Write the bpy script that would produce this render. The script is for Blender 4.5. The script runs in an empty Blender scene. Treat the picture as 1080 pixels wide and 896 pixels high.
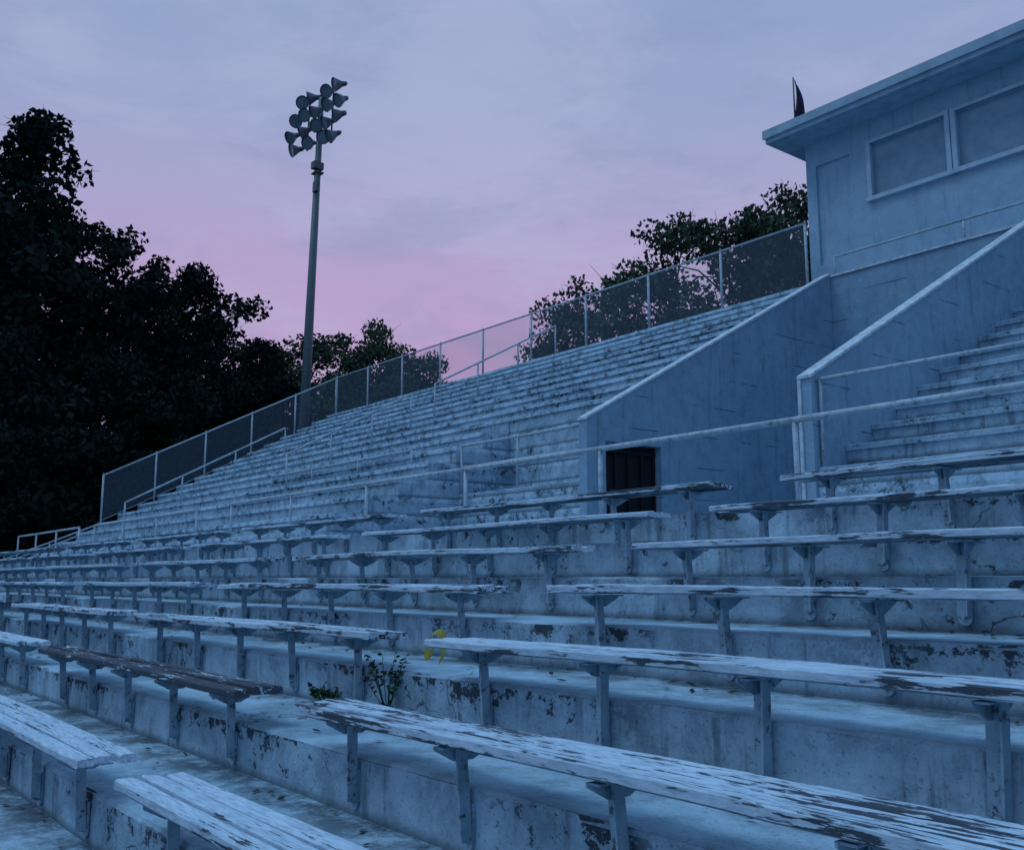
import bpy, bmesh, math, random
from mathutils import Vector, Matrix
import numpy as np
S=bpy.context.scene
D=bpy.data
# ---------------------------------------------------------------- helpers
def link(o): S.collection.objects.link(o); return o
def mkobj(name,bm,mats,parent=None,loc=(0,0,0),smooth=False):
    me=D.meshes.new(name); bm.to_mesh(me); bm.free()
    for m in mats: me.materials.append(m)
    if smooth:
        for p in me.polygons: p.use_smooth=True
    o=link(D.objects.new(name,me)); o.location=loc
    if parent: o.parent=parent
    return o
def box(bm,x0,x1,y0,y1,z0,z1,mi=0):
    v=[bm.verts.new(p) for p in [(x0,y0,z0),(x1,y0,z0),(x1,y1,z0),(x0,y1,z0),(x0,y0,z1),(x1,y0,z1),(x1,y1,z1),(x0,y1,z1)]]
    for f in [(0,3,2,1),(4,5,6,7),(0,1,5,4),(1,2,6,5),(2,3,7,6),(3,0,4,7)]:
        g=bm.faces.new([v[i] for i in f]); g.material_index=mi
    return v
def prism(bm,pts,axis,a,b,mi=0):
    def P(p,t):
        return (t,p[0],p[1]) if axis=='x' else ((p[0],t,p[1]) if axis=='y' else (p[0],p[1],t))
    A=[bm.verts.new(P(p,a)) for p in pts]; B=[bm.verts.new(P(p,b)) for p in pts]
    n=len(pts)
    fs=[bm.faces.new(A),bm.faces.new(B[::-1])]
    for i in range(n):
        fs.append(bm.faces.new([A[i],B[i],B[(i+1)%n],A[(i+1)%n]]))
    for f in fs: f.material_index=mi
def tube(bm,p0,p1,r,seg=8,r2=None,mi=0,cap=True):
    p0=Vector(p0);p1=Vector(p1); r2=r if r2 is None else r2
    d=(p1-p0).normalized()
    u=d.orthogonal().normalized(); w=d.cross(u)
    A=[];B=[]
    for i in range(seg):
        t=2*math.pi*i/seg; o=u*math.cos(t)+w*math.sin(t)
        A.append(bm.verts.new(p0+o*r)); B.append(bm.verts.new(p1+o*r2))
    for i in range(seg):
        f=bm.faces.new([A[i],A[(i+1)%seg],B[(i+1)%seg],B[i]]); f.material_index=mi; f.smooth=True
    if cap:
        f=bm.faces.new(A[::-1]); f.material_index=mi
        f=bm.faces.new(B); f.material_index=mi
class NT:
    def __init__(s,name):
        s.m=D.materials.new(name); s.m.use_nodes=True; s.t=s.m.node_tree; s.t.nodes.clear()
        s.out=s.n('ShaderNodeOutputMaterial')
    def n(s,typ,**k):
        x=s.t.nodes.new(typ)
        for a,b in k.items(): setattr(x,a,b)
        return x
    def l(s,a,b): s.t.links.new(a,b)
    def setin(s,inp,v):
        if isinstance(v,bpy.types.NodeSocket): s.l(v,inp)
        else: inp.default_value=v
    def math(s,op,a,b=0.0,c=None,clamp=False):
        x=s.n('ShaderNodeMath',operation=op); x.use_clamp=clamp
        s.setin(x.inputs[0],a); s.setin(x.inputs[1],b)
        if c is not None: s.setin(x.inputs[2],c)
        return x.outputs[0]
    def ss(s,v,a,b,lo=0.0,hi=1.0):
        x=s.n('ShaderNodeMapRange',interpolation_type='SMOOTHSTEP')
        s.setin(x.inputs[0],v)
        x.inputs[1].default_value=a;x.inputs[2].default_value=b;x.inputs[3].default_value=lo;x.inputs[4].default_value=hi
        return x.outputs[0]
    def noise(s,vec,scale,detail=4,rough=.55,dist=0):
        x=s.n('ShaderNodeTexNoise'); s.l(vec,x.inputs['Vector'])
        x.inputs['Scale'].default_value=scale;x.inputs['Detail'].default_value=detail
        x.inputs['Roughness'].default_value=rough;x.inputs['Distortion'].default_value=dist
        return x.outputs[0]
    def vmul(s,vec,v):
        x=s.n('ShaderNodeVectorMath',operation='MULTIPLY'); s.l(vec,x.inputs[0]); x.inputs[1].default_value=v
        return x.outputs[0]
    def mix(s,f,a,b,blend='MIX'):
        x=s.n('ShaderNodeMix',data_type='RGBA',blend_type=blend)
        s.setin(x.inputs[0],f)
        for i,v in ((6,a),(7,b)):
            if isinstance(v,tuple): x.inputs[i].default_value=(*v,1) if len(v)==3 else v
            else: s.l(v,x.inputs[i])
        return x.outputs[2]
    def bsdf(s,col,rough=.8,bump=None,bs=.3,bd=.01,metal=0,spec=.3):
        b=s.n('ShaderNodeBsdfPrincipled')
        if isinstance(col,tuple): b.inputs['Base Color'].default_value=(*col,1)
        else: s.l(col,b.inputs['Base Color'])
        s.setin(b.inputs['Roughness'],rough); b.inputs['Metallic'].default_value=metal
        b.inputs['Specular IOR Level'].default_value=spec
        if bump is not None:
            u=s.n('ShaderNodeBump'); u.inputs['Strength'].default_value=bs; u.inputs['Distance'].default_value=bd
            s.l(bump,u.inputs['Height']); s.l(u.outputs[0],b.inputs['Normal'])
        s.l(b.outputs[0],s.out.inputs[0]); return b
    def pos(s):
        g=s.n('ShaderNodeNewGeometry'); return g.outputs['Position'],g.outputs['Normal']
    def sep(s,v):
        x=s.n('ShaderNodeSeparateXYZ'); s.l(v,x.inputs[0]); return x.outputs

def concrete(name,light,dark,y0=None,run=None,z0=None,rise=None,stain=1.0,nosing=0.0,cracks=False,blotch=.5,form=False):
    N=NT(name); P,Nn=N.pos(); x,y,z=N.sep(P); nz=N.sep(Nn)[2]
    up=N.ss(nz,.4,.8)
    riser=N.math('SUBTRACT',1.0,up)
    big=N.noise(P,.6,3,.6); med=N.noise(P,3.6,7,.75); fine=N.noise(P,60,2,.7)
    col=N.mix(N.ss(big,.3,.72),light,dark)
    col=N.mix(N.math('MULTIPLY',N.ss(med,.45,.66),blotch),col,tuple(c*.5 for c in dark))
    col=N.mix(N.math('MULTIPLY',N.ss(med,.47,.33),blotch*.8),col,tuple(min(1,c*1.3) for c in light))
    st=N.noise(N.vmul(P,(6,6,.6)),1.0,6,.72)
    col=N.mix(N.math('MULTIPLY',N.math('MULTIPLY',N.ss(st,.53,.68),riser),.6*stain),col,tuple(c*.28 for c in dark))
    if rise:
        fz=N.math('FRACT',N.math('DIVIDE',N.math('SUBTRACT',z,z0-40*rise),rise))
        edge=N.math('MULTIPLY',N.ss(fz,.35,.92),riser)
        n1=N.noise(N.vmul(P,(1,1,1.3)),6.5,6,.77)
        thr=N.math('ADD',N.math('MULTIPLY',edge,.10),n1)
        e=N.math('MULTIPLY',N.math('MULTIPLY',N.ss(thr,.60,.64),riser),N.ss(big,.40,.54))
        col=N.mix(N.math('MULTIPLY',e,.9*min(1,stain)),col,(.02,.028,.035))
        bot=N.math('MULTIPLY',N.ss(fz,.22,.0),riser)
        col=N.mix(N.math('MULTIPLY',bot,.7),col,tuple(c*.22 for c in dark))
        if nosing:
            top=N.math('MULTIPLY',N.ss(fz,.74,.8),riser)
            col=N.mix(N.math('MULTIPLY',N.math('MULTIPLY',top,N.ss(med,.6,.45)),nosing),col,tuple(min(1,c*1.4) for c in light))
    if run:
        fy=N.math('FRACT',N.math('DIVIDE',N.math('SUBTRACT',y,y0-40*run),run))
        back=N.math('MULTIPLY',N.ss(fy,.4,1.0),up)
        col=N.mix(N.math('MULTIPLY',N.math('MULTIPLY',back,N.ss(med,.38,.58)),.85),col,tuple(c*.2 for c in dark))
    if form:
        # horizontal board-form joints, broken and stained
        fj=N.math('FRACT',N.math('DIVIDE',N.math('ADD',z,N.math('MULTIPLY',big,.05)),.62))
        j=N.math('MULTIPLY',N.ss(N.math('ABSOLUTE',N.math('SUBTRACT',fj,.5)),.022,.008),N.ss(N.noise(P,1.1,4,.6),.50,.58))
        col=N.mix(N.math('MULTIPLY',j,.75),col,(.03,.045,.06))
        # surviving old paint flaked off in patches
        fl=N.ss(N.noise(P,7,6,.8),.63,.655)
        col=N.mix(N.math('MULTIPLY',fl,.45),col,tuple(min(1,c*1.5) for c in light))
    col=N.mix(N.math('MULTIPLY',N.ss(fine,.58,.7),.4),col,(.03,.04,.05))
    if cracks:
        vo=N.n('ShaderNodeTexVoronoi',feature='DISTANCE_TO_EDGE'); vo.inputs['Scale'].default_value=.55
        wv=N.n('ShaderNodeVectorMath',operation='ADD')
        nz3=N.n('ShaderNodeTexNoise'); N.l(P,nz3.inputs['Vector']); nz3.inputs['Scale'].default_value=3; nz3.inputs['Detail'].default_value=4
        N.l(P,wv.inputs[0]); N.l(N.vmul(nz3.outputs[1],(.6,.6,.6)),wv.inputs[1]); N.l(wv.outputs[0],vo.inputs['Vector'])
        cr=N.math('MULTIPLY',N.ss(vo.outputs['Distance'],.004,.001),N.ss(big,.5,.6))
        col=N.mix(N.math('MULTIPLY',cr,.8),col,(.02,.025,.03))
    h=N.noise(P,24,3,.7)
    N.bsdf(col,.9,h,.55,.013,spec=.2)
    return N.m
def paintmetal(name,c,rust=.4,rough=.55):
    N=NT(name); P,_=N.pos()
    a=N.noise(P,9,4,.7)
    col=N.mix(N.ss(a,.3,.7),c,tuple(k*.65 for k in c))
    col=N.mix(N.math('MULTIPLY',N.ss(N.noise(P,18,5,.78),.57,.62),rust),col,(.04,.035,.04))
    N.bsdf(col,rough,a,.15,.003,spec=.4); return N.m
def flat(name,c,rough=.8,var=.3,scale=6):
    N=NT(name); P,_=N.pos()
    n=N.noise(P,scale,5,.6)
    col=N.mix(N.ss(n,.3,.7),c,tuple(k*(1-var) for k in c))
    N.bsdf(col,rough,n,.2,.005); return N.m
def benchwood(name='peeling_painted_wood',off=0.0):
    N=NT(name); P,Nn=N.pos(); nz=N.sep(Nn)[2]
    oi=N.n('ShaderNodeObjectInfo'); rnd=oi.outputs['Random']
    g=N.noise(N.vmul(P,(1.8,36,36)),1.0,5,.7)
    g2=N.noise(N.vmul(P,(10,70,70)),1.0,4,.7)
    patch=N.noise(P,1.9,3,.6)
    wear=N.math('ADD',N.math('MULTIPLY',g,.55),N.math('ADD',N.math('MULTIPLY',g2,.30),N.math('MULTIPLY',patch,.35)))
    wear=N.math('ADD',wear,N.math('MULTIPLY',N.math('SUBTRACT',rnd,.5),.05))
    w=N.ss(wear,.640-off,.660-off)
    paint=N.mix(N.ss(patch,.35,.65),(.54,.69,.80),(.42,.56,.68))
    paint=N.mix(N.math('MULTIPLY',N.ss(g2,.40,.62),.6),paint,(.24,.34,.44))
    wood=N.mix(g2,(.018,.026,.036),(.08,.105,.14))
    col=N.mix(w,paint,wood)
    under_shade=N.ss(nz,-.2,-.6)  # underside shade put into the colour: downward faces darker
    col=N.mix(N.math('MULTIPLY',under_shade,.6),col,(.05,.07,.09))
    h=N.math('SUBTRACT',N.math('MULTIPLY',g2,.5),w)
    N.bsdf(col,.75,h,.7,.004,spec=.25); return N.m
def leafmat(name,a,b):
    N=NT(name); P,_=N.pos()
    col=N.mix(N.ss(N.noise(P,.5,1),.35,.65),a,b)
    d=N.n('ShaderNodeBsdfDiffuse'); N.l(col,d.inputs[0]); N.l(d.outputs[0],N.out.inputs[0]); return N.m
def chainmat():
    N=NT('chain_link_mesh'); P,_=N.pos(); x,y,z=N.sep(P)
    u=N.math('ADD',x,y); s=.06
    def ln(v):
        f=N.math('FRACT',N.math('DIVIDE',N.math('ADD',v,500.0),s))
        return N.math('LESS_THAN',N.math('ABSOLUTE',N.math('SUBTRACT',f,.5)),.07)
    a=N.math('MAXIMUM',ln(N.math('ADD',u,z)),ln(N.math('SUBTRACT',u,z)))
    t=N.n('ShaderNodeBsdfTransparent'); d=N.n('ShaderNodeBsdfPrincipled')
    d.inputs['Base Color'].default_value=(.13,.19,.25,1); d.inputs['Roughness'].default_value=.5
    m=N.n('ShaderNodeMixShader'); N.l(a,m.inputs[0]); N.l(t.outputs[0],m.inputs[1]); N.l(d.outputs[0],m.inputs[2])
    N.l(m.outputs[0],N.out.inputs[0]); return N.m

K_Y,K_Z,RUN,RISE=2.17,-.73,.7212,.2485
URUN,URISE,UY=.70,.3766,8.3
FLOOR=K_Z+5*RISE
CL=(.40,.56,.67); CD=(.26,.40,.50)
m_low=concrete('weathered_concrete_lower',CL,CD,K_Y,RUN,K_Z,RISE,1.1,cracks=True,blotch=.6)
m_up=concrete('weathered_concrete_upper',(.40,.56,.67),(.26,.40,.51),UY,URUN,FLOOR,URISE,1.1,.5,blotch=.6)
m_wall=concrete('painted_concrete_wall',(.28,.44,.57),(.22,.36,.48),stain=.6,blotch=.30,form=True)
m_cop=flat('pale_coping_paint',(.60,.73,.82),.7,.4,9)
m_rail=paintmetal('galvanised_rail',(.44,.57,.66),.4)
m_post=paintmetal('painted_steel_bracket',(.33,.49,.60),.8)
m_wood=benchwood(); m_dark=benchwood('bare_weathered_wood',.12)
m_chain=chainmat()
m_box=concrete('press_box_painted_wall',(.35,.52,.66),(.30,.47,.61),stain=.45,blotch=.22)
m_board=flat('window_shutter_board',(.26,.40,.52),.75,.2,3)
m_trim=flat('press_box_trim',(.46,.62,.75),.7,.2,4)
m_roof=flat('roof_fascia',(.33,.48,.60),.7,.25,3)
m_black=flat('metal_gate_and_dark_void',(.012,.014,.02),.6,.4,8)
# ---------------------------------------------------------------- terraces
random.seed(3)
def terrace(name,prof,x0,x1,mat,base,capL=True,capR=True,step=.3,jit=.006):
    bm=bmesh.new(); n=max(2,int((x1-x0)/step)); cols=[]
    for i in range(n+1):
        xx=x0+(x1-x0)*i/n; col=[]
        for (y,z) in prof:
            e=0 if i in (0,n) else 1
            col.append(bm.verts.new((xx,y+e*random.uniform(-jit,jit),z+e*random.uniform(-jit,jit)*.7)))
        cols.append(col)
    for i in range(n):
        for j in range(len(prof)-1):
            bm.faces.new([cols[i][j],cols[i+1][j],cols[i+1][j+1],cols[i][j+1]])
    mono=[]
    for (y,z) in prof:
        zl=None
        while mono and mono[-1][0]>y+1e-6: zl=mono.pop()[1] if True else None
        if zl is not None: mono.append((y,mono[-1][1] if mono else z))
        mono.append((y,z))
    for do,xx in ((capL,x0),(capR,x1)):
        if do:
            for a,b in zip(mono[:-1],mono[1:]):
                if abs(a[0]-b[0])>1e-5:
                    bm.faces.new([bm.verts.new(p) for p in ((xx,a[0],a[1]),(xx,b[0],b[1]),(xx,b[0],base),(xx,a[0],base))])
    bmesh.ops.recalc_face_normals(bm,faces=bm.faces)
    o=mkobj(name,bm,[mat])
    me=o.data
    up=sum((p.normal.z*p.area) for p in me.polygons)
    if up<0: me.flip_normals()
    return o
GZ=-2.95
XL,XR=-37.4,12.0
for k in range(-9,6):
    y=K_Y+k*RUN; z0=K_Z+(k-1)*RISE; z1=K_Z+k*RISE
    if k==-9: prof=[(y,GZ)]
    else: prof.append((y,z0))
    prof+= [(y,z1-.015),(y+.014,z1)]
prof.append((UY,FLOOR))
terrace('lower_bleacher_terrace',prof,XL,XR,m_low,GZ)
def uprof(j0,j1,first,nose0,y0):
    p=list(first)
    for j in range(j0,j1+1):
        y=y0+URUN*j; zt=nose0+URISE*j
        p+=[(y+.035,p[-1][1]),(y+.035,zt-.085),(y,zt-.085),(y,zt-.012),(y+.012,zt)]
    return p
N0=FLOOR+URISE
pa=uprof(0,16,[(UY,FLOOR)],N0,UY)[1:]; pa=[(UY+.035,FLOOR-.2)]+pa[1:]+[(20.05,N0+16*URISE),(20.05,GZ)]
terrace('upper_bleacher_terrace',pa,XL,-16.8,m_up,GZ,True,True,.6)
pb=[(11.8,FLOOR-.2),(11.8,1.75-.012),(11.812,1.75),(13.2,1.75)]
pb=uprof(7,16,pb,N0,UY)+[(20.05,N0+16*URISE),(20.05,GZ)]
terrace('upper_bleacher_terrace',pb,-16.798,-12.905,m_up,FLOOR-.2,False,False,.6)
pr=[(11.8,FLOOR-.2),(11.8,1.54-.012),(11.812,1.54)]
for j in range(1,12):
    y=11.8+URUN*j; zt=1.54+URISE*j
    if y>19.45: break
    pr+=[(y+.035,zt-URISE),(y+.035,zt-.085),(y,zt-.085),(y,zt-.012),(y+.012,zt)]
pr+=[(19.49,pr[-1][1])]
terrace('upper_bleacher_terrace',pr,-8.035,XR,m_up,FLOOR-.2,False,True,.6)
bm=bmesh.new(); box(bm,-16.79,XR,UY+.002,19.5,FLOOR-.25,FLOOR-.003)
mkobj('concourse_floor',bm,[m_low])
# ---------------------------------------------------------------- vomitory walls
SL=URISE/URUN
def ztop(y,z0): return z0+SL*(y-11.8)
bm=bmesh.new()
zb=FLOOR-.1; wx0,wx1=-12.9,-12.7; W0=2.86
def seg(y0,y1,zlo,x0,x1,W): prism(bm,[(y0,zlo),(y1,zlo),(y1,ztop(y1,W)),(y0,ztop(y0,W))],'x',x0,x1,0)
seg(11.74,12.2,zb,wx0,wx1,W0); seg(12.2,13.65,2.47,wx0,wx1,W0); seg(13.65,19.49,zb,wx0,wx1,W0)
prism(bm,[(11.72,ztop(11.72,W0)),(19.49,ztop(19.49,W0)),(19.49,ztop(19.49,W0)+.045),(11.72,ztop(11.72,W0)+.045)],'x',wx0-.02,wx1+.02,1)
mkobj('vomitory_wall',bm,[m_wall,m_cop])
bm=bmesh.new()
for y in (12.22,12.56,12.9,13.24,13.58): box(bm,-12.87,-12.84,y,y+.04,FLOOR,2.46)
for z in (.9,1.6,2.3): box(bm,-12.838,-12.82,12.22,13.62,z,z+.05)
box(bm,-12.899,-12.892,12.2,13.65,FLOOR,2.46)  # near-black sheet behind the bars, stands in for the unlit passage
mkobj('metal_gate_and_dark_void',bm,[m_black])
bm=bmesh.new(); W1=2.86
seg(11.74,19.49,zb,-8.24,-8.04,W1)
prism(bm,[(11.72,ztop(11.72,W1)),(19.49,ztop(19.49,W1)),(19.49,ztop(19.49,W1)+.045),(11.72,ztop(11.72,W1)+.045)],'x',-8.26,-8.02,1)
box(bm,-8.255,-8.20,11.715,11.738,zb,ztop(11.7,W1)-.003,1)
mkobj('vomitory_wall',bm,[m_wall,m_cop])
# ---------------------------------------------------------------- press box
bm=bmesh.new(); box(bm,-12.93,XR,19.5,25.5,GZ,6.93,0); box(bm,-12.93,XR,19.46,19.62,6.933,6.985,1)
base=mkobj('press_box',bm,[m_wall,m_cop])
PX0,PX1,PF,PB,PT=-13.95,8.0,20.6,25.2,10.95
def wallcells(bm,x0,x1,z0,z1,y0,y1,ops,mi=0):
    xs=sorted({x0,x1,*[o[0] for o in ops],*[o[1] for o in ops]}); zs=sorted({z0,z1,*[o[2] for o in ops],*[o[3] for o in ops]})
    for i in range(len(xs)-1):
        for j in range(len(zs)-1):
            cx=(xs[i]+xs[i+1])/2; cz=(zs[j]+zs[j+1])/2
            if any(o[0]<cx<o[1] and o[2]<cz<o[3] for o in ops): continue
            box(bm,xs[i],xs[i+1],y0,y1,zs[j],zs[j+1],mi)
ops=[(-13.67,-12.72,7.7,10.3)]
wins=[]
x=-12.15
while x<6.5:
    wins.append((x,x+1.88,9.05,10.36)); x+=2.11
bm=bmesh.new(); wallcells(bm,PX0,PX1,6.0,PT,PF,PF+.2,ops+wins)
box(bm,PX0,PX0+.2,PF+.2,PB,6.0,PT); box(bm,PX1-.2,PX1,PF+.2,PB,6.0,PT); box(bm,PX0+.2,PX1-.2,PB-.2,PB,6.0,PT)
box(bm,PX0+.21,PX1-.21,PF+.21,PB-.21,5.9,6.2)
mkobj('front_wall',bm,[m_box],base)
bm=bmesh.new()
for o in wins: box(bm,o[0]-.002,o[1]+.002,PF+.11,PF+.15,o[2],o[3],0)
o=ops[0]; box(bm,o[0],o[1],PF+.07,PF+.11,o[2],o[3],1)
mkobj('window_shutters',bm,[m_board,m_box],base)
bm=bmesh.new()
for o in wins:
    box(bm,o[0]-.10,o[0]+.01,PF-.05,PF+.03,8.95,10.46); box(bm,o[1]-.01,o[1]+.10,PF-.05,PF+.03,8.95,10.46)
    box(bm,o[0]+.012,o[1]-.012,PF-.045,PF+.03,10.36,10.44)
box(bm,wins[0][0]-.12,wins[-1][1]+.12,PF-.11,PF-.052,8.9,9.0)
mkobj('window_frames',bm,[m_trim],base)
bm=bmesh.new()
prism(bm,[(19.78,10.98),(25.8,10.98),(25.8,11.5),(19.78,11.26)],'x',-14.55,8.6,0)
box(bm,-14.60,8.65,19.72,19.778,11.10,11.32,0)
box(bm,-14.42,8.5,19.9,25.7,10.95,10.978,0)
mkobj('roof',bm,[m_roof],base)
def railing(name,pts,r=.028,mids=(),postdrop=1.0,every=2.0,mat=m_rail,postr=.026):
    bm=bmesh.new()
    for a,b in zip(pts[:-1],pts[1:]):
        a=Vector(a);b=Vector(b)
        n=max(1,round((b-a).length/every))
        q=[a.lerp(b,i/n)+Vector((0,0,random.uniform(-.008,.008))) for i in range(n+1)]
        for i in range(n): tube(bm,q[i],q[i+1],r)
        for m in mids: tube(bm,a-Vector((0,0,m)),b-Vector((0,0,m)),r*.8)
        for p in q:
            lean=Vector((random.uniform(-.015,.015),random.uniform(-.015,.015),0))
            tube(bm,p,p-Vector((0,0,postdrop))+lean,postr)
            box(bm,p.x-.05,p.x+.05,p.y-.05,p.y+.05,p.z-postdrop,p.z-postdrop+.012)
    return mkobj(name,bm,[mat])
railing('handrail',[(-12.6,19.56,7.42),(XR,19.56,7.42)],.03,(),.44,3.0)
railing('handrail',[(-18.4,7.6,1.457),(10.2,7.6,1.457)],.032,(),.945,2.6)
railing('handrail',[(-16.75,11.9,2.77),(-12.95,11.9,2.77)],.03,(.45,),1.02,1.9)
railing('handrail',[(-8.0,11.9,2.80),(11.5,11.9,2.80)],.03,(.5,),1.26,3.0)
railing('handrail',[(-25.6,11.72,2.85),(-18.4,11.72,2.85)],.03,(),.46,2.4)
def dz(y): return N0+SL*(y-UY)
railing('handrail',[(-23,10.9,dz(10.9)+.86),(-23,14.6,dz(14.6)+.86)],.028,(),.95,1.5)
railing('handrail',[(-22.7,15.2,dz(15.2)+.86),(-22.7,19.7,dz(19.7)+.86)],.028,(),.95,1.5)
railing('handrail',[(-31,9.4,dz(9.4)+.86),(-31,14.6,dz(14.6)+.86)],.028,(),.95,1.7)
railing('handrail',[(-27.9,7.7,1.45),(-20.5,7.7,1.45)],.03,(),.94,2.4)
railing('handrail',[(-36.8,7.7,1.45),(-29.4,7.7,1.45)],.03,(),.94,2.4)
# ---------------------------------------------------------------- chain link fences
def fence(name,a,b,h,n,mid=False):
    a=Vector(a);b=Vector(b); bm=bmesh.new(); H=Vector((0,0,h))
    f=bm.faces.new([bm.verts.new(p) for p in (a+Vector((0,0,.04)),b+Vector((0,0,.04)),b+H,a+H)]); f.material_index=1
    tube(bm,a+H,b+H,.03); tube(bm,a+Vector((0,0,.06)),b+Vector((0,0,.06)),.012)
    for i in range(n+1):
        p=a.lerp(b,i/n); tube(bm,p-Vector((0,0,.1)),p+H,.036)
        tube(bm,p+H,p+H+Vector((0,0,.07)),.042,r2=.012)
    return mkobj(name,bm,[m_rail,m_chain])
TZ=N0+16*URISE
fence('chain_link_fence',(-37.35,19.92,TZ),(-13.6,19.92,TZ),1.70,9)
fence('chain_link_fence',(-37.35,10.5,dz(10.5)-.02),(-37.35,19.88,dz(19.88)-.25),1.72,5)
bm=bmesh.new()
for i in range(26):
    y0=11.2-i*.36; z=1.15-i*.155
    box(bm,-39.9,-37.43,y0-.36,y0-.002,GZ,z)
box(bm,-39.9,-37.43,11.2,13.5,GZ,1.15)
mkobj('concrete_staircase',bm,[m_up])
for xx in (-39.8,-37.6):
    railing('handrail',[(xx,13.4,2.15),(xx,11.2,2.15),(xx,2.2,-1.72)],.03,(.45,),1.0,1.8)
fence('chain_link_fence',(-46,-6,GZ),(-46,34,GZ),3.6,14)
# ---------------------------------------------------------------- benches
def bench_mesh(seed,wood,L=3.86):
    rnd=random.Random(seed); bm=bmesh.new()
    w=.088; gap=.010; th=.038
    for p in range(3):
        y0=p*(w+gap); y1=y0+w; n=26; c=.006; cols=[]
        l0=rnd.uniform(-.035,.02); l1=L+rnd.uniform(-.02,.045)
        ph=rnd.uniform(0,6); amp=rnd.uniform(.002,.007); tw=rnd.uniform(-.005,.005)
        for i in range(n+1):
            x=l0+(l1-l0)*i/n; dzv=amp*math.sin(x*1.7+ph)+rnd.uniform(-.0012,.0012); dy=.003*math.sin(x*1.1+ph*2)
            e=rnd.uniform(-.004,.0015); e2=rnd.uniform(-.0015,.004)
            if i in (0,n): e-=rnd.uniform(0,.012); e2+=rnd.uniform(0,.012)
            pr=[(y0+c+e2,0+tw),(y1-c+e,0-tw),(y1+e,-c-tw),(y1+e,-th+c),(y1-c,-th),(y0+c,-th),(y0+e2,-th+c),(y0+e2,-c+tw)]
            cols.append([bm.verts.new((x+(rnd.uniform(-.006,.006) if i in(0,n) else 0),a+dy,b+dzv)) for a,b in pr])
        for i in range(n):
            for j in range(8):
                bm.faces.new([cols[i][j],cols[i+1][j],cols[i+1][(j+1)%8],cols[i][(j+1)%8]])
        bm.faces.new(cols[0]); bm.faces.new(cols[-1][::-1])
    for px in (.28,1.10,1.90,2.70,3.56):
        px+=rnd.uniform(-.02,.02)
        prism(bm,[(.015,-.046),(.275,-.046),(.275,-.060),(.185,-.105),(.10,-.105),(.015,-.060)],'x',px-.004,px+.004,1)
        box(bm,px+.0045,px+.05,.02,.27,-.053,-.046,1)
        t=rnd.uniform(-.012,.012); lean=.03
        for (xa,xb,ya,yb) in ((px-.03,px+.028,.146,.154),(px+.0285,px+.036,.108,.154)):
            vs=box(bm,xa,xb,ya,yb,-.375,-.054,1)
            for v in vs[4:]: v.co.y-=lean*.5; v.co.x-=t
            for v in vs[:4]: v.co.x+=t
        pts=[(px+t-.032,-.25),(px+t-.032,-.385)]
        for a in range(1,8): 
            an=math.pi+math.pi*a/8; pts.append((px+t+.032*math.cos(an),-.385+.032*math.sin(an)))
        pts+=[(px+t+.032,-.385),(px+t+.032,-.25)]
        prism(bm,pts,'y',.155,.168,1)
        for bz in (-.29,-.375): tube(bm,(px+t,.138,bz),(px+t,.155,bz),.011,6,mi=1)
    bmesh.ops.recalc_face_normals(bm,faces=bm.faces)
    me=D.meshes.new('bench'); bm.to_mesh(me); bm.free(); me.materials.append(wood); me.materials.append(m_post)
    return me
variants=[bench_mesh(s,m_wood) for s in range(7)]; dvar=[bench_mesh(20+s,m_dark) for s in range(2)]
rb=random.Random(8)
lefts=[.45,-4.1,-8.58,-13.18,-17.8,-22.4,-27.0,-31.6,-36.1]
for si,x0 in enumerate(lefts):
    for k in range(-7,6):
        dark=(si==2 and k==0) or rb.random()<.12 and not(si in(1,2))
        me=rb.choice(dvar) if dark else rb.choice(variants)
        o=link(D.objects.new('stadium_bench',me))
        o.location=(x0+rb.uniform(-.03,.03),K_Y+k*RUN-.172,K_Z+k*RISE+.2+rb.uniform(-.004,.004))
# ---------------------------------------------------------------- light pole
m_pole=paintmetal('weathered_pole_steel',(.085,.14,.16),.1)
m_lamp=paintmetal('floodlight_housing',(.11,.16,.21),.1)
m_lens=flat('floodlight_glass',(.22,.30,.38),.25,.2,3)
root=link(D.objects.new('stadium_light_pole',None)); root.location=(-48.35,23.65,0)
root.rotation_mode='QUATERNION'
root.rotation_quaternion=Vector((0,0,1)).rotation_difference(Vector((.62*.021,.78*.021,1)).normalized())
bm=bmesh.new(); tube(bm,(0,0,GZ),(0,0,27.2),.36,16,.15)
box(bm,-.3,.3,-.25,.25,22.6,22.68); box(bm,.1,.55,-.3,-.1,21.4,22.0); box(bm,-.05,.35,-.4,.2,22.8,23.2)
mkobj('mast',bm,[m_pole],root)
bm=bmesh.new(); bl=bmesh.new()
ax=Vector((math.cos(math.radians(10)),math.sin(math.radians(10)),0)); fw=Vector((ax.y,-ax.x,0))
rp=random.Random(12)
for r,zz in enumerate((24.55,25.5,26.45,27.35)):
    nn=(4,5,5,4)[r]; hw=(1.75,2.1,2.1,1.75)[r]; sh=(.0,.0,.0,.30)[r]
    tube(bm,ax*(-(hw+.2)+sh)+Vector((0,0,zz)),ax*(hw+.2+sh)+Vector((0,0,zz)),.07)
    for i in range(nn):
        c=ax*(-hw+sh+2*hw*i/(nn-1)+rp.uniform(-.12,.12))+Vector((0,0,zz+rp.uniform(-.08,.12)))
        d=(fw*1.0+Vector((0,0,-.5+rp.uniform(-.25,.25)))+ax*rp.choice((-.75,-.4,-.1,.35,.7))).normalized()
        tube(bl,c-d*.15,c+d*.1,.12,12,.16); tube(bl,c+d*.1,c+d*.36,.16,12,.30,cap=False); tube(bl,c+d*.36,c+d*.58,.30,12,.41,cap=False)
        tube(bl,c+d*.50,c+d*.505,.36,12,mi=1)
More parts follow.
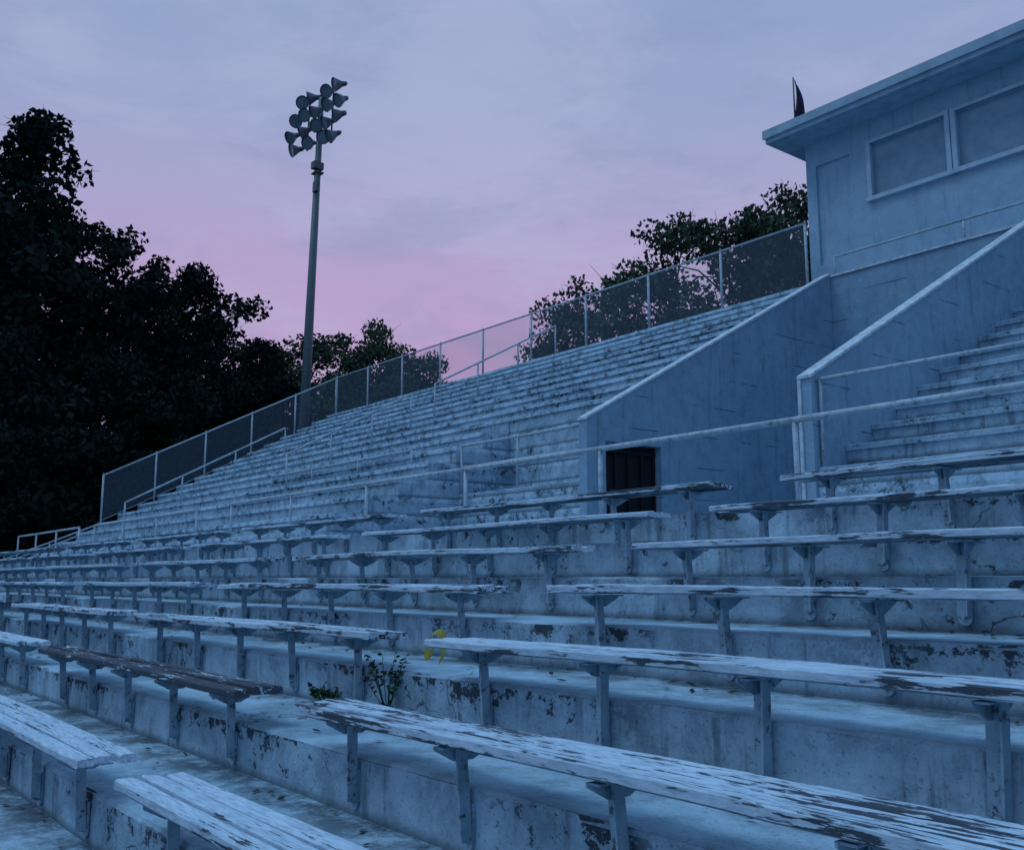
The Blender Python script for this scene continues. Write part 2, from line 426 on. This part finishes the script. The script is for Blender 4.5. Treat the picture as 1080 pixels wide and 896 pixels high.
for s in (-1.1,1.1): tube(bm,ax*s+Vector((0,0,24.3)),ax*s+Vector((0,0,27.4)),.05)
mkobj('crossarms',bm,[m_pole],root); mkobj('floodlights',bl,[m_lamp,m_lens],root)
# flag
bm=bmesh.new(); tube(bm,(0,0,-.05),(0,0,1.5),.025,8,.018)
n=10; A=[]
for i in range(n+1):
    row=[]
    for j in range(5):
        s=j/4; t=i/n
        row.append(bm.verts.new((.02+.40*s*(.2+.8*t)*(1 if t<.8 else .8)+.03*math.sin(t*6),.05*math.sin(s*7+t*3),1.45-1.25*t-.2*s)))
    A.append(row)
for i in range(n):
    for j in range(4):
        f=bm.faces.new([A[i][j],A[i+1][j],A[i+1][j+1],A[i][j+1]]); f.material_index=1
mkobj('flag_on_pole',bm,[m_pole,flat('flag_cloth',(.03,.02,.06),.9,.4,4)],None,(-14.0,20.3,11.25))
# ---------------------------------------------------------------- trees
m_bark=flat('tree_bark',(.03,.03,.03),.95,.4,5)
m_leafA=leafmat('pine_foliage',(.012,.020,.020),(.022,.036,.030))
m_leafB=leafmat('broadleaf_foliage',(.035,.06,.042),(.065,.10,.065))
def leaves(centers,radii,per,size,rng,flatz=.6):
    V=[];
    for c,r in zip(centers,radii):
        k=int(per*(r/1.3)**2)
        d=rng.normal(size=(k,3)); d/=np.linalg.norm(d,axis=1)[:,None]
        d*= (rng.random(k)**.45)[:,None]*r; d[:,2]*=flatz
        p=c+d
        a=rng.normal(size=(k,3)); a/=np.linalg.norm(a,axis=1)[:,None]
        b=np.cross(a,rng.normal(size=(k,3))); b/=np.linalg.norm(b,axis=1)[:,None]
        s=(size*rng.uniform(.6,1.4,k))[:,None]
        V.append(np.stack([p-a*s,p+b*s*.6,p+a*s,p-b*s*.6],1))
    return np.concatenate(V).reshape(-1,3)
def tree_mesh(seed,H,R,cb,ncl,per,leaf,kind,mat,cr=1.0):
    rng=np.random.default_rng(seed); rnd=random.Random(seed)
    bm=bmesh.new(); pts=[Vector((0,0,0))]; n=7
    for i in range(1,n+1):
        pts.append(Vector((rnd.uniform(-.25,.25)*i*.3,rnd.uniform(-.25,.25)*i*.3,H*.93*i/n)))
    r0=H*.017
    for i in range(n): tube(bm,pts[i],pts[i+1],r0*(1-i/(n+.6)),8,r0*(1-(i+1)/(n+.6)),cap=False)
    def trunk(h):
        f=min(.999,max(0,h/(H*.93)))*n; i=int(f); return pts[i].lerp(pts[min(n,i+1)],f-i)
    C=[];Rd=[]
    for i in range(ncl):
        s=(i+rnd.random())/ncl
        if kind=='pine': pr=(1-s)**.55*(.55+.45*math.sin(min(1,s*4+.4)*1.57)); 
        else: pr=math.sqrt(max(.05,1-(2*s-.9)**2/1.25))
        lob=.75+.35*math.sin(i*2.4+seed)
        a=rnd.uniform(0,6.283); rr=R*pr*lob*rnd.uniform(.25,1)**.6
        z=H*(cb+(1-cb)*s)-.4
        c=Vector((rr*math.cos(a),rr*math.sin(a),z))
        b=trunk(max(H*cb*.8,z-rr*.45)); 
        mid=b.lerp(c,.5)+Vector((0,0,.15*rr))
        lr=.015+.016*rr
        tube(bm,b,mid,lr,5,lr*.6,cap=False); tube(bm,mid,c,lr*.6,5,.012,cap=False)
        for q in range(3):
            e=c+Vector((rnd.uniform(-1,1),rnd.uniform(-1,1),rnd.uniform(-.3,.7)))*1.0
            tube(bm,c.lerp(mid,.3),e,.016,4,.006,cap=False)
        C.append(np.array(c)); Rd.append(rnd.uniform(.7,1.45)*(1.15 if s<.7 else .85)*R/5.0*cr)
    me=D.meshes.new('t'); bm.to_mesh(me); bm.free()
    lv=leaves(C,Rd,per,leaf,rng)
    v0=[tuple(v.co) for v in me.vertices]; f0=[tuple(p.vertices) for p in me.polygons]
    nb=len(v0); q=np.arange(len(lv)).reshape(-1,4)+nb
    m2=D.meshes.new('tree'); m2.from_pydata(v0+[tuple(v) for v in lv],[],f0+[tuple(int(i) for i in r) for r in q])
    mi=np.zeros(len(m2.polygons),dtype=np.int32); mi[len(f0):]=1
    m2.polygons.foreach_set('material_index',mi); m2.materials.append(m_bark); m2.materials.append(mat)
    return m2
pines=[tree_mesh(s,20,5.2,.14,95,190,.17,'pine',m_leafA) for s in (1,2)]
broads=[tree_mesh(s,20,5.6,.12,95,170,.17,'broad',m_leafA) for s in (5,6,7)]
airy=[tree_mesh(s,16,5.0,.25,85,210,.125,'broad',m_leafB,.95) for s in (11,12,13)]
def put(name,me,H0,x,y,top,sc=1.0,rot=0):
    o=link(D.objects.new(name,me)); h=(top-GZ)/H0
    o.location=(x,y,GZ); o.scale=(h*sc,h*sc,h); o.rotation_euler=(0,0,rot)
rt=random.Random(4)
L=[('pine_tree',0,-57,7.2,24.7),('pine_tree',1,-56,11.3,25.6),('oak_tree',0,-60,14.5,21.8),('oak_tree',1,-58,17,19.6),('oak_tree',2,-57.5,20.0,19.0),
   ('oak_tree',0,-57,22.0,18.0),('oak_tree',1,-56,24.6,14.8),('pine_tree',1,-66,12,23),('pine_tree',0,-66,5,26),('oak_tree',2,-68,20,21),('oak_tree',1,-67,26,18),
   ('oak_tree',2,-58,4,18),('oak_tree',0,-54,15,12),('oak_tree',1,-53,19,10.5),('oak_tree',2,-54,9.5,13),('oak_tree',0,-55,2.5,20)]
for nme,i,x,y,t in L:
    put(nme,(pines if nme[0]=='p' else broads)[i],20,x,y,t,.95,rt.uniform(0,6))
for i,(x,y,t,s) in enumerate([(-58,26.2,15.0,.95),(-57.5,28.5,15.8,.95),(-57,30.5,16.0,.95),(-54.5,31,14.0,.85),(-44.5,26.4,13.6,.70),(-46.2,28.2,13.0,.75),(-43.8,28.8,12.2,.75),(-60,33,14.0,.95)]):
    put('oak_tree',airy[i%3],16,x,y,t,s*1.1,rt.uniform(0,6))
for i,(x,y,t,s) in enumerate([(-33.8,29.8,12.9,.74),(-31.9,30.8,14.3,.80),(-30.2,32.2,14.0,.80),(-28.0,31.2,15.7,.80),(-27.0,33.4,16.0,.80),(-25.8,34.6,16.2,.80),(-24.6,34.6,16.7,.78),(-22.6,35.6,16.9,.80)]):
    put('oak_tree',airy[(i+1)%3],16,x,y,t,s,rt.uniform(0,6))
rng=np.random.default_rng(9); C=[];Rd=[]
for i in range(420):
    a=math.radians(rng.uniform(95,215)); d=rng.uniform(88,104)
    C.append(np.array([math.cos(a)*d,math.sin(a)*d,GZ+rng.uniform(0,11)])); Rd.append(rng.uniform(2.2,3.8))
lv=leaves(C,Rd,60,.45,rng,.8)
me=D.meshes.new('woodland'); me.from_pydata([tuple(v) for v in lv],[],[tuple(int(i) for i in r) for r in np.arange(len(lv)).reshape(-1,4)]); me.materials.append(m_leafA)
link(D.objects.new('distant_woodland',me))
# ground
N=NT('grass_ground'); P,_=N.pos()
N.bsdf(N.mix(N.ss(N.noise(P,.4,6),.35,.65),(.03,.05,.035),(.06,.08,.05)),.95,N.noise(P,12,4),.6,.05)
bm=bmesh.new(); r=1500
bm.faces.new([bm.verts.new(p) for p in ((-r,-r,GZ-.01),(r,-r,GZ-.01),(r,r,GZ-.01),(-r,r,GZ-.01))]); mkobj('ground',bm,[N.m])
# ---------------------------------------------------------------- weeds, leaves, scrap
m_weed=leafmat('weed_leaf',(.02,.045,.02),(.04,.07,.035))
def weed(x,y,z,h,n,seed,name='weed_plant',spread=.35):
    rnd=random.Random(seed); bm=bmesh.new()
    for i in range(n):
        a=rnd.uniform(0,6.28); sp=rnd.uniform(.1,spread)*h; hh=h*rnd.uniform(.4,1)
        p=Vector((0,0,0)); q=Vector((sp*math.cos(a)*.5,sp*math.sin(a)*.5-.02,hh*.6)); e=Vector((sp*math.cos(a),sp*math.sin(a)-.03,hh))
        tube(bm,p,q,.0025,4,.002); tube(bm,q,e,.002,4,.001)
        for t in range(9):
            c=p.lerp(q,t/6) if t<3 else q.lerp(e,(t-2)/6)
            d=Vector((rnd.uniform(-1,1),rnd.uniform(-1,1),rnd.uniform(-.2,.6))).normalized()*rnd.uniform(.018,.042); s=d.orthogonal().normalized()*.012
            bm.faces.new([bm.verts.new(v) for v in (c,c+d*.5+s,c+d,c+d*.5-s)])
    mkobj(name,bm,[m_weed],None,(x,y,z))
weed(-4.66,2.84,-.73,.36,13,1); weed(-5.35,2.84,-.73,.12,18,2,spread=1.2)
rl=random.Random(5); bm=bmesh.new()
for i in range(1500):
    k=rl.randint(-4,4); x=rl.uniform(-16,3); y=K_Y+k*RUN+ .08+(RUN-.1)*rl.random()**.4; z=K_Z+k*RISE+.006
    a=rl.uniform(0,6.28); s=rl.uniform(.008,.032); u=Vector((math.cos(a),math.sin(a),rl.uniform(-.2,.3)))*s; w=Vector((-math.sin(a),math.cos(a),rl.uniform(0,.4)))*s*.5
    c=Vector((x,y,z+.004)); bm.faces.new([bm.verts.new(p) for p in (c-u,c-w,c+u,c+w)])
mkobj('fallen_leaves',bm,[flat('dry_leaf',(.05,.045,.035),.9,.5,30)])
bm=bmesh.new(); pv=None
for i in range(14):
    t=i/13; p=Vector((.055*math.sin(t*7),.03*math.cos(t*5),.02+.17*abs(math.sin(t*4.2)))); w=Vector((.012,.008,.014))
    a=bm.verts.new(p-w); b=bm.verts.new(p+w)
    if pv: bm.faces.new([pv[0],a,b,pv[1]])
    pv=(a,b)
mkobj('yellow_tape_scrap',bm,[flat('yellow_plastic',(.55,.46,.08),.5,.3,20)],None,(-4.66,3.15,-.475))
# ---------------------------------------------------------------- world
W=D.worlds.new('World'); S.world=W; W.use_nodes=True; t=W.node_tree; t.nodes.clear()
class WN(NT):
    def __init__(s,t): s.t=t
N=WN(t)
tc=N.n('ShaderNodeTexCoord'); G=tc.outputs['Generated']; x,y,z=N.sep(G)
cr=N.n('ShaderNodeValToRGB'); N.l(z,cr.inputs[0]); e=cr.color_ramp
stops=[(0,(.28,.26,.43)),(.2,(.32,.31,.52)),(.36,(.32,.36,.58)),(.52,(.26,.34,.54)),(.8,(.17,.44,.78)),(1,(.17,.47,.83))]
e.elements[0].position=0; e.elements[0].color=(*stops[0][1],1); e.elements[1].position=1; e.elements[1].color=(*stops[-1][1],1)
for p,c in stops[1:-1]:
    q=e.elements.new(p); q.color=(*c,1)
col=cr.outputs[0]
az=N.math('ADD',N.math('MULTIPLY',x,-.83),N.math('MULTIPLY',y,.55))
pk=N.math('MULTIPLY',N.ss(az,.62,.96),N.ss(z,.48,.2))
col=N.mix(N.math('MULTIPLY',pk,.85),col,(.47,.31,.55))
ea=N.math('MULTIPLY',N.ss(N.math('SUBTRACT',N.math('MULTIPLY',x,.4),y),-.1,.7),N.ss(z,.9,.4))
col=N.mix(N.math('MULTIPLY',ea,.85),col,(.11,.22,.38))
cl=N.noise(N.vmul(G,(1.2,1.2,3.2)),2.6,8,.65,.6)
col=N.mix(N.math('MULTIPLY',N.ss(cl,.42,.66),.45),col,(.42,.44,.66))
cl2=N.noise(N.vmul(G,(1.5,1.5,4.2)),3.6,8,.65,.4)
col=N.mix(N.math('MULTIPLY',N.ss(cl2,.46,.70),.45),col,(.23,.28,.47))
sky=N.n('ShaderNodeTexSky',sky_type='NISHITA'); sky.sun_disc=False; sky.sun_elevation=math.radians(3); sky.sun_rotation=math.radians(-60)
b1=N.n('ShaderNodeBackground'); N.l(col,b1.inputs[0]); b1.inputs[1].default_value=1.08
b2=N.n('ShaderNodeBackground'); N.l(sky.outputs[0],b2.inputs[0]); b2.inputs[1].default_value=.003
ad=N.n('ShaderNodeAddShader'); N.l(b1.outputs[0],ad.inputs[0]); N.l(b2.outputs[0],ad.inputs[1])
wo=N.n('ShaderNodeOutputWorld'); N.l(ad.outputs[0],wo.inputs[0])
sl=D.lights.new('sun','SUN'); sl.energy=.8; sl.angle=math.radians(30); sl.color=(.56,.80,1)
so=link(D.objects.new('sun',sl)); so.rotation_euler=Vector((.3,.45,-1)).to_track_quat('-Z','Y').to_euler()
# ---------------------------------------------------------------- camera
cam=D.cameras.new('camera'); co=link(D.objects.new('camera',cam)); S.camera=co
cam.sensor_width=36; cam.lens=36*1036/1080; cam.clip_end=4000; cam.clip_start=.05
p=math.radians(8.94); th=math.radians(38.36)
co.rotation_euler=Vector((-math.cos(th)*math.cos(p),math.sin(th)*math.cos(p),math.sin(p))).to_track_quat('-Z','Y').to_euler()
S.view_settings.view_transform='Standard'; S.view_settings.look='None'; S.view_settings.exposure=0
